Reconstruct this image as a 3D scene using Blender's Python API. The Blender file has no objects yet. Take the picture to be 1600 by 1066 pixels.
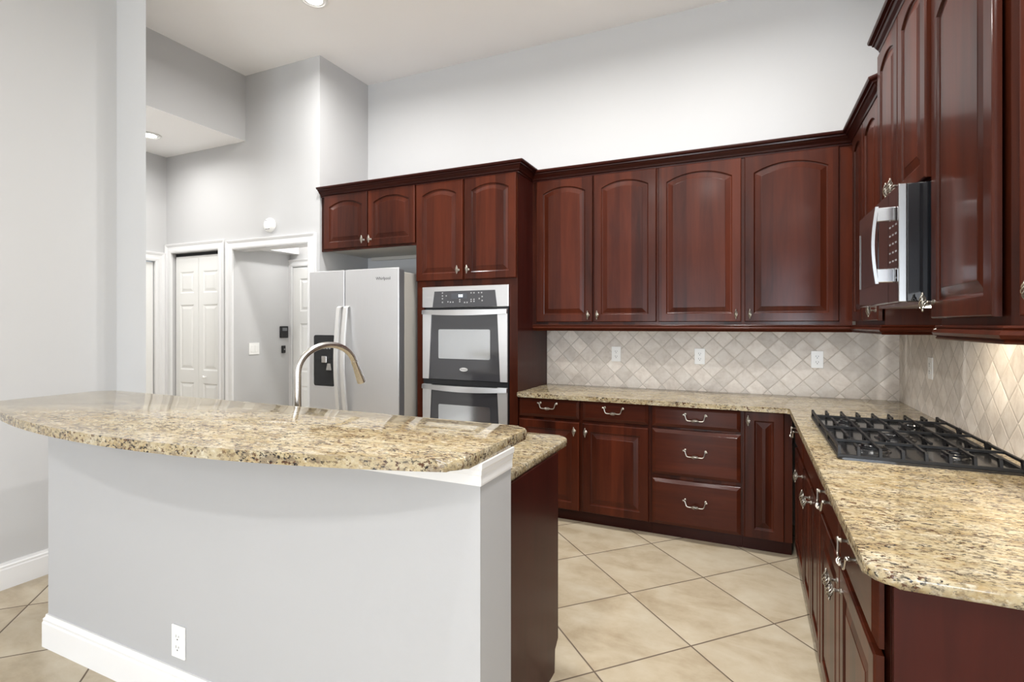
import bpy, bmesh, math, random
from mathutils import Vector, Matrix
from math import pi, sin, cos, sqrt, radians as R
random.seed(7)
S = bpy.context.scene
C = S.collection
H = 1.41                                    # camera height
CEIL = 3.79
YB, XR = 4.15, .905                         # back wall, right wall

# ------------------------------------------------------------------ camera, world, exposure
cam = bpy.data.cameras.new('camera'); camo = bpy.data.objects.new('camera', cam); C.objects.link(camo)
camo.location = (0, 0, H); camo.rotation_euler = (R(90), 0, .42502)
cam.sensor_width = 36; cam.lens = 36 * 816.4 / 1600; cam.shift_y = -26.1 / 1600; cam.clip_start = .02
S.camera = camo
S.view_settings.view_transform = 'Standard'; S.view_settings.look = 'None'
S.view_settings.exposure = 0.57; S.view_settings.gamma = 1; S.view_settings.use_curve_mapping = False
w = bpy.data.worlds.new('sky'); S.world = w; w.use_nodes = True
bg = w.node_tree.nodes['Background']; bg.inputs[0].default_value = (.75, .87, 1, 1); bg.inputs[1].default_value = 1.6
S.cycles.max_bounces = 10; S.cycles.diffuse_bounces = 6; S.cycles.sample_clamp_indirect = 6; S.cycles.caustics_reflective = False

def area(name, loc, rot, sx, sy, power, col=(1, 1, 1), shape='RECTANGLE', spread=pi, parent=None):
    l = bpy.data.lights.new(name, 'AREA'); l.shape = shape; l.size = sx; l.size_y = sy; l.energy = power; l.color = col; l.spread = spread
    o = bpy.data.objects.new(name, l); C.objects.link(o); o.location = loc; o.rotation_euler = rot
    if parent: o.parent = parent
    return o
# daylight through the two big glass openings of the room's rear wall (behind the camera)
DAY = (.84, .92, 1)
area('window_daylight', (-1.7, -7.42, 1.5), (R(90), 0, 0), 2.0, 2.8, 14, DAY)
area('window_daylight', (1.2, -7.42, 1.45), (R(90), 0, 0), 1.4, 2.7, 66, (.70, .84, 1))
area('window_daylight', (2.93, -1.2, 1.4), (R(90), 0, R(90)), 1.8, 1.8, 8, DAY)

# upward fill lamps added to brighten the ceiling, imitating ground-reflected daylight
area('ceiling_fill', (-1.7, -7.40, .9), (R(138), 0, 0), 2.0, 1.6, 135, (.93, .96, 1))
area('ceiling_fill', (1.3, -7.40, .9), (R(138), 0, 0), 1.4, 1.6, 125, (.93, .96, 1))

# ------------------------------------------------------------------ node materials
def mat(name):
    m = bpy.data.materials.new(name); m.use_nodes = True
    return m, m.node_tree, m.node_tree.nodes['Principled BSDF']
def N(t, typ, **kw):
    n = t.nodes.new(typ)
    for k, v in kw.items():
        if k.startswith('i_'):
            n.inputs[int(k[2:])].default_value = v
        else: setattr(n, k, v)
    return n
def L(t, a, b): t.links.new(a, b)
def math_(t, op, a, b=None, clamp=False):
    n = t.nodes.new('ShaderNodeMath'); n.operation = op; n.use_clamp = clamp
    for i, x in enumerate((a, b)):
        if x is None: continue
        if hasattr(x, 'links'): L(t, x, n.inputs[i])
        else: n.inputs[i].default_value = x
    return n.outputs[0]
def mix(t, fac, a, b, blend='MIX'):
    n = t.nodes.new('ShaderNodeMix'); n.data_type = 'RGBA'; n.blend_type = blend
    for s, x in ((n.inputs[0], fac), (n.inputs[6], a), (n.inputs[7], b)):
        if hasattr(x, 'links'): L(t, x, s)
        elif isinstance(x, (int, float)): s.default_value = x
        else: s.default_value = (*x[:3], 1)
    return n.outputs[2]
def ramp(t, fac, stops, interp='LINEAR'):
    n = t.nodes.new('ShaderNodeValToRGB'); n.color_ramp.interpolation = interp
    e = n.color_ramp.elements
    while len(e) < len(stops): e.new(.5)
    for x, (p, c) in zip(e, stops):
        x.position = p; x.color = (*c, 1) if not isinstance(c, (int, float)) else (c, c, c, 1)
    L(t, fac, n.inputs[0]); return n.outputs[0]
def noise(t, vec, scale, detail=4, rough=.55, dist=0):
    n = t.nodes.new('ShaderNodeTexNoise'); L(t, vec, n.inputs['Vector'])
    n.inputs['Scale'].default_value = scale; n.inputs['Detail'].default_value = detail; n.inputs['Roughness'].default_value = rough; n.inputs['Distortion'].default_value = dist
    return n.outputs['Fac']
def mapping(t, vec, loc=(0, 0, 0), rot=(0, 0, 0), scale=(1, 1, 1)):
    n = t.nodes.new('ShaderNodeMapping'); L(t, vec, n.inputs[0])
    n.inputs[1].default_value = loc; n.inputs[2].default_value = rot; n.inputs[3].default_value = scale
    return n.outputs[0]
def objco(t): return t.nodes.new('ShaderNodeTexCoord').outputs['Object']
def bump(t, b, height, strength, dist=.01):
    n = t.nodes.new('ShaderNodeBump'); n.inputs['Strength'].default_value = strength; n.inputs['Distance'].default_value = dist
    L(t, height, n.inputs['Height']); L(t, n.outputs[0], b.inputs['Normal'])
def plain(name, col, rough=.5, metal=0, spec=.5, coat=0):
    m, t, b = mat(name)
    b.inputs['Base Color'].default_value = (*col, 1); b.inputs['Roughness'].default_value = rough; b.inputs['Metallic'].default_value = metal
    b.inputs['Specular IOR Level'].default_value = spec; b.inputs['Coat Weight'].default_value = coat; b.inputs['Coat Roughness'].default_value = .08
    return m
def emit(name, col, s):
    m, t, b = mat(name); b.inputs['Base Color'].default_value = (*col, 1)
    b.inputs['Emission Color'].default_value = (*col, 1); b.inputs['Emission Strength'].default_value = s; return m

def paint(name, col, tex=.08):
    m, t, b = mat(name); co = objco(t)
    n = noise(t, co, 1.2, 3)
    L(t, mix(t, n, [c * .975 for c in col], [min(1, c * 1.02) for c in col]), b.inputs['Base Color'])
    b.inputs['Roughness'].default_value = .62; b.inputs['Specular IOR Level'].default_value = .3
    bump(t, b, noise(t, co, 160, 3), tex, .002); return m
M = {}
M['wall'] = paint('grey_wall_paint', (.53, .53, .53))
M['knee'] = paint('wall_paint_darkened', (.41, .412, .42))  # same paint as the walls, darkened to offset strong light on the half wall
M['ceiling'] = paint('ceiling_paint', (.94, .93, .92), .05)
M['trim'] = plain('white_trim_paint', (.76, .76, .76), .35)
M['doorwhite'] = plain('white_door_paint', (.82, .82, .80), .4)
M['plate'] = plain('white_plastic', (.86, .86, .84), .3)
M['black'] = plain('black_plastic', (.012, .012, .014), .35)
M['dark'] = plain('dark_void', (.01, .01, .01), .8)
M['blackgloss'] = plain('black_gloss', (.008, .009, .011), .06, coat=.5)
M['iron'] = plain('cast_iron', (.008, .008, .009), .45, 0, .35)
M['ironpan'] = plain('black_enamel', (.014, .014, .015), .2, coat=.4)
M['slot'] = plain('socket_slot', (.03, .03, .03), .6)
M['chrome'] = plain('polished_chrome', (.60, .60, .61), .1, 1)
M['chromerough'] = plain('satin_trim', (.75, .74, .72), .25, 1)
M['handle'] = plain('pale_satin_handle', (.80, .79, .77), .32, .6)
M['mwtrim'] = plain('grey_satin_trim', (.30, .295, .29), .3, 1)
M['pewter'] = plain('antique_pewter', (.44, .41, .36), .3, 1)
M['greypaint'] = plain('fridge_side_paint', (.46, .44, .40), .45)
M['gasket'] = plain('grey_door_edge', (.11, .11, .115), .4)
M['melamine'] = plain('pale_cabinet_underside', (.52, .50, .46), .55)
M['lamp'] = emit('lamp_diffuser', (1, .97, .92), 9)
M['minilamp'] = emit('hood_lamp_lens', (1, .93, .8), 14)
M['displaylit'] = emit('lit_display', (.8, .9, 1), .8)
M['icon'] = plain('printed_key_marks', (.34, .34, .35), .5)
M['ovenglass'] = plain('oven_door_glass', (.045, .045, .05), .09, coat=.6)
M['badge'] = plain('silver_badge', (.8, .8, .8), .3, .6)

def stainless(name, col, ax, rough=.24):
    m, t, b = mat(name); co = objco(t)
    sc = [400, 400, 400]; sc[ax] = 6
    n = noise(t, mapping(t, co, scale=sc), 1, 2)
    L(t, mix(t, n, [c * .93 for c in col], col), b.inputs['Base Color'])
    b.inputs['Metallic'].default_value = 1; b.inputs['Roughness'].default_value = rough
    bump(t, b, n, .05, .001); return m
M['steel'] = stainless('brushed_stainless', (.80, .80, .81), 0, .28)
M['steelv'] = stainless('brushed_stainless_upright', (.86, .86, .87), 2, .42)
M['nickel'] = stainless('brushed_nickel', (.70, .68, .65), 2, .26)
M['window'] = plain('mirrored_oven_window', (.62, .64, .66), .12, .9)

def wood(name, axis, dark, light, stave=.30):
    m, t, b = mat(name); co = objco(t)
    oi = t.nodes.new('ShaderNodeObjectInfo')
    add = t.nodes.new('ShaderNodeVectorMath'); add.operation = 'ADD'; L(t, co, add.inputs[0])
    cmb = t.nodes.new('ShaderNodeCombineXYZ'); r = math_(t, 'MULTIPLY', oi.outputs['Random'], 37.0)
    for i in range(3): L(t, r, cmb.inputs[i])
    L(t, cmb.outputs[0], add.inputs[1]); v = add.outputs[0]
    sc = [9, 9, 9]; sc[axis] = .9
    g1 = noise(t, mapping(t, v, scale=sc), 1.6, 6, .6, .6)
    sc2 = [90, 90, 90]; sc2[axis] = 4
    g2 = noise(t, mapping(t, v, scale=sc2), 1, 4, .6)
    sep = t.nodes.new('ShaderNodeSeparateXYZ'); L(t, v, sep.inputs[0])
    st = math_(t, 'FLOOR', math_(t, 'MULTIPLY', sep.outputs[0 if axis == 2 else 2], 12.0))
    wn = t.nodes.new('ShaderNodeTexWhiteNoise'); wn.noise_dimensions = '1D'; L(t, st, wn.inputs['W'])
    f = math_(t, 'ADD', math_(t, 'ADD', math_(t, 'MULTIPLY', g1, .62), .15 - stave / 2), math_(t, 'MULTIPLY', wn.outputs['Value'], stave))
    f = math_(t, 'ADD', f, math_(t, 'MULTIPLY', g2, .12), True)
    L(t, ramp(t, f, [(.2, dark), (.85, light)]), b.inputs['Base Color'])
    b.inputs['Roughness'].default_value = .42; b.inputs['Specular IOR Level'].default_value = .09
    b.inputs['Coat Weight'].default_value = .33; b.inputs['Coat Roughness'].default_value = .15; b.inputs['Coat IOR'].default_value = 1.38
    bump(t, b, g2, .03, .001); return m
WD, WL = (.0080, .0014, .0008), (.090, .0175, .0062)
M['wood'] = wood('cherry_upright_grain', 2, WD, WL)
M['woodh'] = wood('cherry_level_grain', 0, WD, WL, .06)
M['woodd'] = wood('cherry_molding', 0, (.011, .0017, .0011), (.048, .0080, .0042), .06)
M['woody'] = wood('cherry_end_panel', 2, (.016, .0026, .0020), (.058, .0095, .0062), .06)

def granite(name):
    m, t, b = mat(name); co = objco(t)
    v = mapping(t, co, rot=(0, 0, R(-24)), scale=(1, 2.1, 1.6))
    v2 = mapping(t, co, loc=(3, 7, 1), rot=(0, 0, R(-24)), scale=(1, 1.7, 1.5))
    base = ramp(t, noise(t, v, 8, 5, .65, .3), [(.34, (.26, .20, .11)), (.46, (.345, .28, .165)), (.56, (.385, .325, .21)), (.70, (.41, .365, .27))])
    gold = ramp(t, noise(t, v2, 22, 5, .65, .3), [(.52, 0.), (.64, .55)])
    c = mix(t, gold, base, (.27, .175, .07))
    pale = ramp(t, noise(t, v2, 45, 4, .65), [(.55, 0.), (.66, .6)])
    c = mix(t, pale, c, (.53, .49, .40))
    clus = ramp(t, noise(t, v, 9, 4, .6), [(.36, .12), (.56, 1.)])
    grey = math_(t, 'MULTIPLY', ramp(t, noise(t, v, 34, 5, .7), [(.50, 0.), (.57, .8)]), clus)
    c = mix(t, grey, c, (.15, .115, .08))
    brown = math_(t, 'MULTIPLY', ramp(t, noise(t, v2, 52, 4, .6), [(.575, 0.), (.60, 1.)]), ramp(t, noise(t, v2, 7, 3, .5), [(.4, .35), (.55, 1.)]))
    c = mix(t, brown, c, (.075, .036, .02))
    blk = math_(t, 'MULTIPLY', ramp(t, noise(t, v, 75, 4, .65), [(.56, 0.), (.59, 1.)]), clus)
    c = mix(t, blk, c, (.014, .013, .015))
    L(t, c, b.inputs['Base Color'])
    b.inputs['Roughness'].default_value = .07; b.inputs['Specular IOR Level'].default_value = .28
    return m
M['granite'] = granite('gold_speckled_granite')

def tiles(name, ax, size, a0, b0, grout, cols, gcol, rough, var, mott, depth=.15):
    """45 degree tile lattice on the plane of the two given axes"""
    m, t, b = mat(name); co = objco(t)
    sep = t.nodes.new('ShaderNodeSeparateXYZ'); L(t, co, sep.inputs[0])
    x, y = sep.outputs[ax[0]], sep.outputs[ax[1]]
    a = math_(t, 'MULTIPLY', math_(t, 'SUBTRACT', math_(t, 'MULTIPLY', math_(t, 'ADD', x, y), .70711), a0), 1 / size)
    c = math_(t, 'MULTIPLY', math_(t, 'SUBTRACT', math_(t, 'MULTIPLY', math_(t, 'SUBTRACT', y, x), .70711), b0), 1 / size)
    wob = math_(t, 'MULTIPLY', math_(t, 'SUBTRACT', noise(t, co, 30 if size < .2 else 8, 2), .5), .05 if size < .2 else .004)
    def edge(s):
        f = math_(t, 'FRACT', math_(t, 'ADD', s, wob)); return math_(t, 'MINIMUM', f, math_(t, 'SUBTRACT', 1., f))
    d = math_(t, 'MINIMUM', edge(a), edge(c))
    g = grout / size / 2
    fac = math_(t, 'MULTIPLY', math_(t, 'SUBTRACT', d, g * .7), 1 / (g * .8), True)
    cell = t.nodes.new('ShaderNodeCombineXYZ'); L(t, math_(t, 'FLOOR', a), cell.inputs[0]); L(t, math_(t, 'FLOOR', c), cell.inputs[1])
    wn = t.nodes.new('ShaderNodeTexWhiteNoise'); wn.noise_dimensions = '2D'; L(t, cell.outputs[0], wn.inputs['Vector'])
    off = t.nodes.new('ShaderNodeVectorMath'); off.operation = 'MULTIPLY_ADD'
    L(t, wn.outputs['Color'], off.inputs[0]); off.inputs[1].default_value = (9, 9, 9); L(t, co, off.inputs[2])
    n1 = noise(t, mapping(t, off.outputs[0], scale=(1, 1.8, 1)), mott, 6, .62, .5)
    n2 = noise(t, off.outputs[0], mott * 5, 4, .6)
    f = math_(t, 'ADD', math_(t, 'MULTIPLY', n1, .75), math_(t, 'MULTIPLY', n2, .25))
    tc = ramp(t, f, [(.32, cols[0]), (.5, cols[1]), (.66, cols[2])])
    tint = ramp(t, wn.outputs['Value'], [(0, 1 - var), (1, 1.)])
    tc = mix(t, 1.0, tc, tint, 'MULTIPLY')
    L(t, mix(t, fac, gcol, tc), b.inputs['Base Color'])
    L(t, math_(t, 'SUBTRACT', .75, math_(t, 'MULTIPLY', fac, .75 - rough)), b.inputs['Roughness'])
    soft = math_(t, 'MULTIPLY', math_(t, 'SUBTRACT', d, g * .5), 1 / (g * 2.2), True)
    hgt = math_(t, 'ADD', soft, math_(t, 'MULTIPLY', n2, .12))
    bump(t, b, hgt, depth, .006); return m
M['floor'] = tiles('beige_floor_tile', (0, 1), .4815, 1.541, 1.866, .0065,
                   [(.33, .26, .17), (.44, .37, .265), (.50, .44, .335)], (.10, .07, .047), .28, .05, 3.2)
M['splash'] = tiles('tumbled_travertine', (0, 2), .1035, .03, .06, .0045,
                    [(.63, .56, .495), (.79, .725, .655), (.89, .84, .775)], (.56, .51, .45), .5, .24, 9, .35)
M['splashr'] = tiles('tumbled_travertine_side', (1, 2), .1035, .02, .01, .0045,
                     [(.63, .56, .495), (.79, .725, .655), (.89, .84, .775)], (.56, .51, .45), .5, .24, 9, .35)

# ------------------------------------------------------------------ mesh helpers
class MB:
    def __init__(s): s.bm = bmesh.new()
    def box(s, x0, x1, y0, y1, z0, z1, bev=0, seg=2):
        r = bmesh.ops.create_cube(s.bm, size=1)
        for v in r['verts']:
            v.co = Vector(((x0 + x1) / 2 + v.co.x * (x1 - x0), (y0 + y1) / 2 + v.co.y * (y1 - y0), (z0 + z1) / 2 + v.co.z * (z1 - z0)))
        if bev:
            es = list({e for v in r['verts'] for e in v.link_edges})
            bmesh.ops.bevel(s.bm, geom=es, offset=bev, segments=seg, affect='EDGES', profile=.5)
        return s
    def tube(s, pts, rad, n=10, cap=True):
        pts = [Vector(p) for p in pts]; rings = []
        rr = rad if isinstance(rad, (list, tuple)) else [rad] * len(pts)
        nrm = None
        for i, p in enumerate(pts):
            d = (pts[min(i + 1, len(pts) - 1)] - pts[max(i - 1, 0)]).normalized()
            if nrm is None:
                a = Vector((0, 0, 1)) if abs(d.z) < .9 else Vector((1, 0, 0)); nrm = a.cross(d).normalized()
            nrm = (nrm - d * nrm.dot(d)).normalized(); bi = d.cross(nrm)
            rings.append([s.bm.verts.new(p + (nrm * cos(2 * pi * k / n) + bi * sin(2 * pi * k / n)) * rr[i]) for k in range(n)])
        for A, B in zip(rings, rings[1:]):
            for k in range(n): s.bm.faces.new((A[k], A[(k + 1) % n], B[(k + 1) % n], B[k]))
        if cap: s.bm.faces.new(rings[0][::-1]); s.bm.faces.new(rings[-1])
        return s
    def loops(s, loops, cap0=True, cap1=True):
        rs = [[s.bm.verts.new(p) for p in l] for l in loops]; n = len(rs[0])
        for A, B in zip(rs, rs[1:]):
            for k in range(n): s.bm.faces.new((A[k], A[(k + 1) % n], B[(k + 1) % n], B[k]))
        if cap0: s.bm.faces.new(rs[0][::-1])
        if cap1: s.bm.faces.new(rs[-1])
        return s
    def lathe(s, prof, c=(0, 0, 0), axis='z', n=24):
        c = Vector(c); ls = []
        for r, h in prof:
            l = []
            for k in range(n):
                a = 2 * pi * k / n; u, v = r * cos(a), r * sin(a)
                l.append(c + (Vector((u, v, h)) if axis == 'z' else Vector((u, h, v)) if axis == 'y' else Vector((h, u, v))))
            ls.append(l)
        return s.loops(ls)
    def prism(s, pts, z0, z1, bev=0, axis='z', skip=None):
        """extrude a 2D outline; axis x: pts are (y,z); axis y: pts are (x,z)"""
        def P(p, h): return (p[0], p[1], h) if axis == 'z' else (h, p[0], p[1]) if axis == 'x' else (p[0], h, p[1])
        a = [s.bm.verts.new(P(p, z0)) for p in pts]; b = [s.bm.verts.new(P(p, z1)) for p in pts]
        n = len(pts); f = [s.bm.faces.new(a[::-1]), s.bm.faces.new(b)]
        for k in range(n): f.append(s.bm.faces.new((a[k], a[(k + 1) % n], b[(k + 1) % n], b[k])))
        if bev:
            es = [e for e in {e for q in f[:2] for e in q.edges} if not (skip and all(skip(v.co) for v in e.verts))]
            bmesh.ops.bevel(s.bm, geom=es, offset=bev, segments=3, affect='EDGES', profile=.5)
        return s
    def sweep(s, path, prof, cap=True):
        """sweep a (out, z) profile along a plan path; out is to the right of the direction of travel"""
        P = [Vector(p) for p in path]; n = len(P)
        dirs = [(P[i + 1] - P[i]).normalized() for i in range(n - 1)]
        ls = []
        for i in range(n):
            d0 = dirs[max(0, i - 1)]; d1 = dirs[min(i, n - 2)]
            n0 = Vector((d0.y, -d0.x)); n1 = Vector((d1.y, -d1.x))
            m = (n0 + n1); m = m / m.dot(n0) if m.length > 1e-6 else n0
            ls.append([(P[i].x + m.x * o, P[i].y + m.y * o, z) for o, z in prof])
        return s.loops(ls, cap, cap)
    def xf(s, mtx): bmesh.ops.transform(s.bm, matrix=mtx, verts=s.bm.verts); return s
    def mesh(s, name, smooth=False):
        bmesh.ops.recalc_face_normals(s.bm, faces=s.bm.faces)
        me = bpy.data.meshes.new(name); s.bm.to_mesh(me); s.bm.free()
        if smooth:
            me.polygons.foreach_set('use_smooth', [True] * len(me.polygons))
            me.set_sharp_from_angle(angle=R(38))
        return me
    def build(s, name, m, parent=None, loc=None, smooth=False):
        me = s.mesh(name, smooth); me.materials.append(m)
        return link(name, me, parent, loc)
def link(name, me, parent=None, loc=None, rot=None):
    o = bpy.data.objects.new(name, me); C.objects.link(o)
    if parent: o.parent = parent
    if loc: o.location = loc
    if rot: o.rotation_euler = rot
    return o
def tag(o, label, cat, group=None, kind=None):
    o['label'] = label; o['category'] = cat
    if group: o['group'] = group
    if kind: o['kind'] = kind
    return o
def thing(name, label, cat, loc=(0, 0, 0), rz=0, group=None):
    o = bpy.data.objects.new(name, None); C.objects.link(o); o.location = loc; o.rotation_euler = (0, 0, rz); o.empty_display_size = .1
    return tag(o, label, cat, group)
def struct(o, label=None, cat=None):
    o['kind'] = 'structure'
    if label: o['label'] = label; o['category'] = cat
    return o

# ------------------------------------------------------------------ room shell
struct(MB().box(-6.2, 3.3, -7.8, 5.2, -.12, 0).build('floor', M['floor']), 'beige stone-look floor tiles laid diagonally with dark grout', 'floor')
struct(MB().box(-6.2, 3.3, -7.8, 5.2, CEIL, CEIL + .1).build('ceiling', M['ceiling']), 'high white flat ceiling above the kitchen', 'ceiling')
struct(MB().box(-3.573, XR + .12, YB, YB + .12, 0, CEIL).build('wall_back', M['wall']), 'pale grey wall above the long row of upper cabinets', 'wall')
struct(MB().box(XR, XR + .12, 1.2, YB, 0, CEIL).build('wall_right', M['wall']), 'grey wall carrying the microwave and cooktop side', 'wall')
struct(MB().box(-3.573, -3.453, 3.627, YB, 0, CEIL).build('wall_alcove', M['wall']), 'grey side wall of the refrigerator alcove', 'wall')
DW = 3.507
b = MB()
for x0, x1, z0, z1 in ((-5.70, -5.48, 0, CEIL), (-5.48, -4.75, 2.147, CEIL), (-4.75, -4.555, 0, CEIL), (-4.555, -3.577, 2.135, CEIL), (-3.577, -3.453, 0, CEIL)):
    b.box(x0, x1, DW, DW + .12, z0, z1)
bmesh.ops.remove_doubles(b.bm, verts=b.bm.verts, dist=1e-5)
struct(b.build('wall_hall', M['wall']), 'grey wall with the bifold door and the cased opening', 'wall')
b = MB()
b.box(-5.70, -5.576, 2.09, 2.52, 0, CEIL); b.box(-5.70, -5.576, 2.52, 3.385, 2.06, CEIL); b.box(-5.70, -5.576, 3.385, DW, 0, CEIL)
struct(b.build('wall_far', M['wall']), 'narrow grey wall strip at the far left over the white casing', 'wall')
struct(MB().box(-5.576, -4.39, 2.09, DW, 3.165, CEIL).build('ceiling_soffit', M['wall']), 'grey dropped soffit over the hallway, white underneath', 'soffit')
struct(MB().box(-5.575, -4.391, 2.09, DW - .001, 3.1635, 3.166).build('ceiling_soffit_underside', M['ceiling']), 'white underside of the dropped hallway soffit', 'soffit')
struct(MB().box(-3.735, -3.615, -7.5, 1.966, 0, CEIL).build('wall_left', M['wall']), 'large grey wall at the left edge of the picture', 'wall')
struct(MB().prism([(-3.735, 1.966), (-3.32, 1.966), (-3.62, 2.09), (-3.735, 2.09)], 0, CEIL).build('wall_return', M['wall']), 'slim grey wall return between left wall and hallway', 'wall')
struct(MB().box(-5.70, -3.735, 1.97, 2.09, 0, CEIL).build('wall_hallway_rear', M['wall']))
# little hall behind the cased opening
struct(MB().prism([(-4.70, 3.627), (-4.5552, 3.627), (-4.5552, 3.5075), (-4.553, 3.5075), (-4.553, 4.31), (-4.70, 4.31)], 0, 2.126).build('wall_utility_left', M['wall']), 'grey side wall inside the cased opening', 'wall')
struct(MB().box(-4.70, -4.553, 3.628, 4.31, 2.126, 2.6).build('wall_utility_left', M['wall']))
struct(MB().box(-4.70, -3.573, 4.19, 4.31, 0, 2.6).build('wall_utility_rear', M['wall']))
struct(MB().box(-4.70, -3.573, 3.627, 4.31, 2.6, 2.7).build('ceiling_utility', M['ceiling']))
struct(MB().box(-4.553, -4.42, 3.627, 4.19, 2.165, 2.6).build('ceiling_duct_box', M['trim']), 'white boxed duct along the ceiling inside the cased opening', 'soffit')
struct(MB().box(-5.60, -4.70, 3.9, 4.02, 0, 2.6).build('wall_closet_rear', M['dark']))  # closet's darkness given as near-black colour on its unseen rear wall
# rear of the room, behind the camera
b = MB()
for x0, x1, z0, z1 in ((-3.77, -2.7, 0, CEIL), (-2.7, -.7, 3.0, CEIL), (-.7, .45, 0, CEIL), (.45, 1.95, 3.0, CEIL), (1.95, 3.12, 0, CEIL)):
    b.box(x0, x1, -7.62, -7.5, z0, z1)
struct(b.build('wall_rear', M['wall']))
b = MB()
for y0, y1, z0, z1 in ((-7.5, -2.1, 0, CEIL), (-2.1, -.3, 0, .5), (-2.1, -.3, 2.3, CEIL), (-.3, 1.2, 0, CEIL)):
    b.box(3.0, 3.12, y0, y1, z0, z1)
struct(b.build('wall_nook', M['wall']))
struct(MB().box(XR, 3.12, 1.08, 1.2, 0, CEIL).build('wall_nook_end', M['wall']))
for i, (x0, x1) in enumerate(((-2.7, -.7), (.45, 1.95))):
    f = MB()
    for a, c in ((x0, x0 + .06), ((x0 + x1) / 2 - .04, (x0 + x1) / 2 + .04), (x1 - .06, x1)): f.box(a, c, -7.6, -7.52, 0, 3.0)
    f.box(x0, x1, -7.6, -7.52, 0, .08); f.box(x0, x1, -7.6, -7.52, 2.92, 3.0)
    struct(f.build('window_%d' % (i + 1), M['trim']))

# baseboards and casings
BASE = [(0, 0), (.016, 0), (.016, .105), (.013, .112), (.014, .122), (.008, .128), (.006, .14), (0, .14)]
o = MB().sweep([(-3.615, -7.5), (-3.615, 1.966), (-3.322, 1.966)], [(q, z) for q, z in BASE]).build('baseboard_left', M['trim'])
struct(o, 'tall white baseboard along the left wall', 'baseboard')
CAS = [(0, 0), (0, .018), (.012, .022), (.03, .022), (.036, .016), (.06, .016), (.066, .020), (.082, .026), (.09, .026), (.09, 0)]
def casing(name, x0, x1, ztop, wdt, y, label, xf=None, legs=(True, True)):
    """three-sided door casing on a wall facing -Y, outside the opening x0..x1"""
    k = wdt / .09; ls = []
    pts = [(x0, 0, -1, 0), (x0, ztop, -1, 1), (x1, ztop, 1, 1), (x1, 0, 1, 0)]
    for px, pz, ox, oz in pts:
        ls.append([(px + ox * u * k, y - t, pz + oz * u * k) for u, t in CAS])
    b = MB().loops(ls)
    if xf: b.xf(xf)
    return struct(b.build(name, M['trim'], smooth=False), label, 'door casing')
casing('trim_1', -5.475, -4.755, 2.15, .092, DW, 'white moulded casing around the white bifold door')
casing('trim_2', -4.553, -3.579, 2.135, .088, DW, 'white moulded casing around the open doorway left of the refrigerator')
rx = Matrix.Translation((-5.576, 0, 0)) @ Matrix.Rotation(R(90), 4, 'Z')
casing('trim_3', 2.52, 3.385, 2.06, .095, 0, 'white casing partly hidden at the far left behind the wall return', rx)
casing('trim_4', -4.50, -3.70, 2.03, .08, 4.19, 'white casing of the door inside the cased opening')
# jamb liners
b = MB(); b.box(-3.585, -3.576, DW, DW + .12, 0, 2.135); b.box(-4.555, -3.577, DW, DW + .12, 2.127, 2.136)
struct(b.build('trim_5', M['trim']), 'white jamb lining of the open doorway left of the refrigerator', 'door jamb')
# doors in the setting
def loop_rect(x0, x1, z0, z1, y): return [(x0, y, z0), (x1, y, z0), (x1, y, z1), (x0, y, z1)]
def panel_leaf(w, h, t, panels):
    """painted door leaf, front face at y=0 facing -Y, moulded raised panels"""
    b = MB(); b.box(0, w, .006, t, 0, h)
    xs = sorted({0, w} | {p[0] for p in panels} | {p[1] for p in panels}); zs = sorted({0, h} | {p[2] for p in panels} | {p[3] for p in panels})
    for i in range(len(xs) - 1):
        for j in range(len(zs) - 1):
            cx, cz = (xs[i] + xs[i + 1]) / 2, (zs[j] + zs[j + 1]) / 2
            if any(p[0] < cx < p[1] and p[2] < cz < p[3] for p in panels): continue
            b.box(xs[i], xs[i + 1], 0, .0065, zs[j], zs[j + 1])
    for x0, x1, z0, z1 in panels:
        b.loops([loop_rect(x0, x1, z0, z1, 0), loop_rect(x0 + .012, x1 - .012, z0 + .012, z1 - .012, .0062), loop_rect(x0 + .02, x1 - .02, z0 + .02, z1 - .02, .0062),
                 loop_rect(x0 + .045, x1 - .045, z0 + .045, z1 - .045, .001)], False, True)
    return b
d = thing('door_1', 'closed white bifold closet door with raised panels', 'bifold door', (-5.47, DW + .03, 0)); struct(d)
lw = .352
for i in range(2):
    lf = panel_leaf(lw, 2.10, .03, [(.07, lw - .07, 1.72, 1.94), (.07, lw - .07, .93, 1.60), (.07, lw - .07, .16, .80)]).build('door_leaf', M['doorwhite'], d, (.005 + i * (lw + .004), 0, .012))
    if i: MB().lathe([(.006, 0), (.006, -.018), (.015, -.022), (.017, -.03), (.012, -.038), (.001, -.04)], (.11, 0, .865), 'y', 16).build('door_knob', M['plate'], lf, smooth=True)
struct(MB().box(-5.48, -4.75, DW + .04, DW + .10, 2.114, 2.146).build('gap_filler', M['dark']), 'dark filler for the shaded gap over the white bifold door', 'gap filler')  # near-black box added to stand for the gap's shade and block leaking light
d = thing('door_2', 'white door seen inside the cased opening', 'door', (-4.49, 4.175, 0)); struct(d)
panel_leaf(.78, 2.02, .012, [(.1, .36, 1.55, 1.9), (.44, .68, 1.55, 1.9), (.1, .36, .9, 1.42), (.44, .68, .9, 1.42), (.1, .36, .15, .75), (.44, .68, .15, .75)]).build('door_leaf', M['doorwhite'], d)
d = thing('door_3', 'white door recessed in the far left casing', 'door', (-5.590, 2.53, 0), R(90)); struct(d)
panel_leaf(.85, 2.05, .035, [(.1, .38, 1.55, 1.9), (.47, .75, 1.55, 1.9), (.1, .38, .2, 1.4), (.47, .75, .2, 1.4)]).build('door_leaf', M['doorwhite'], d)

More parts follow.
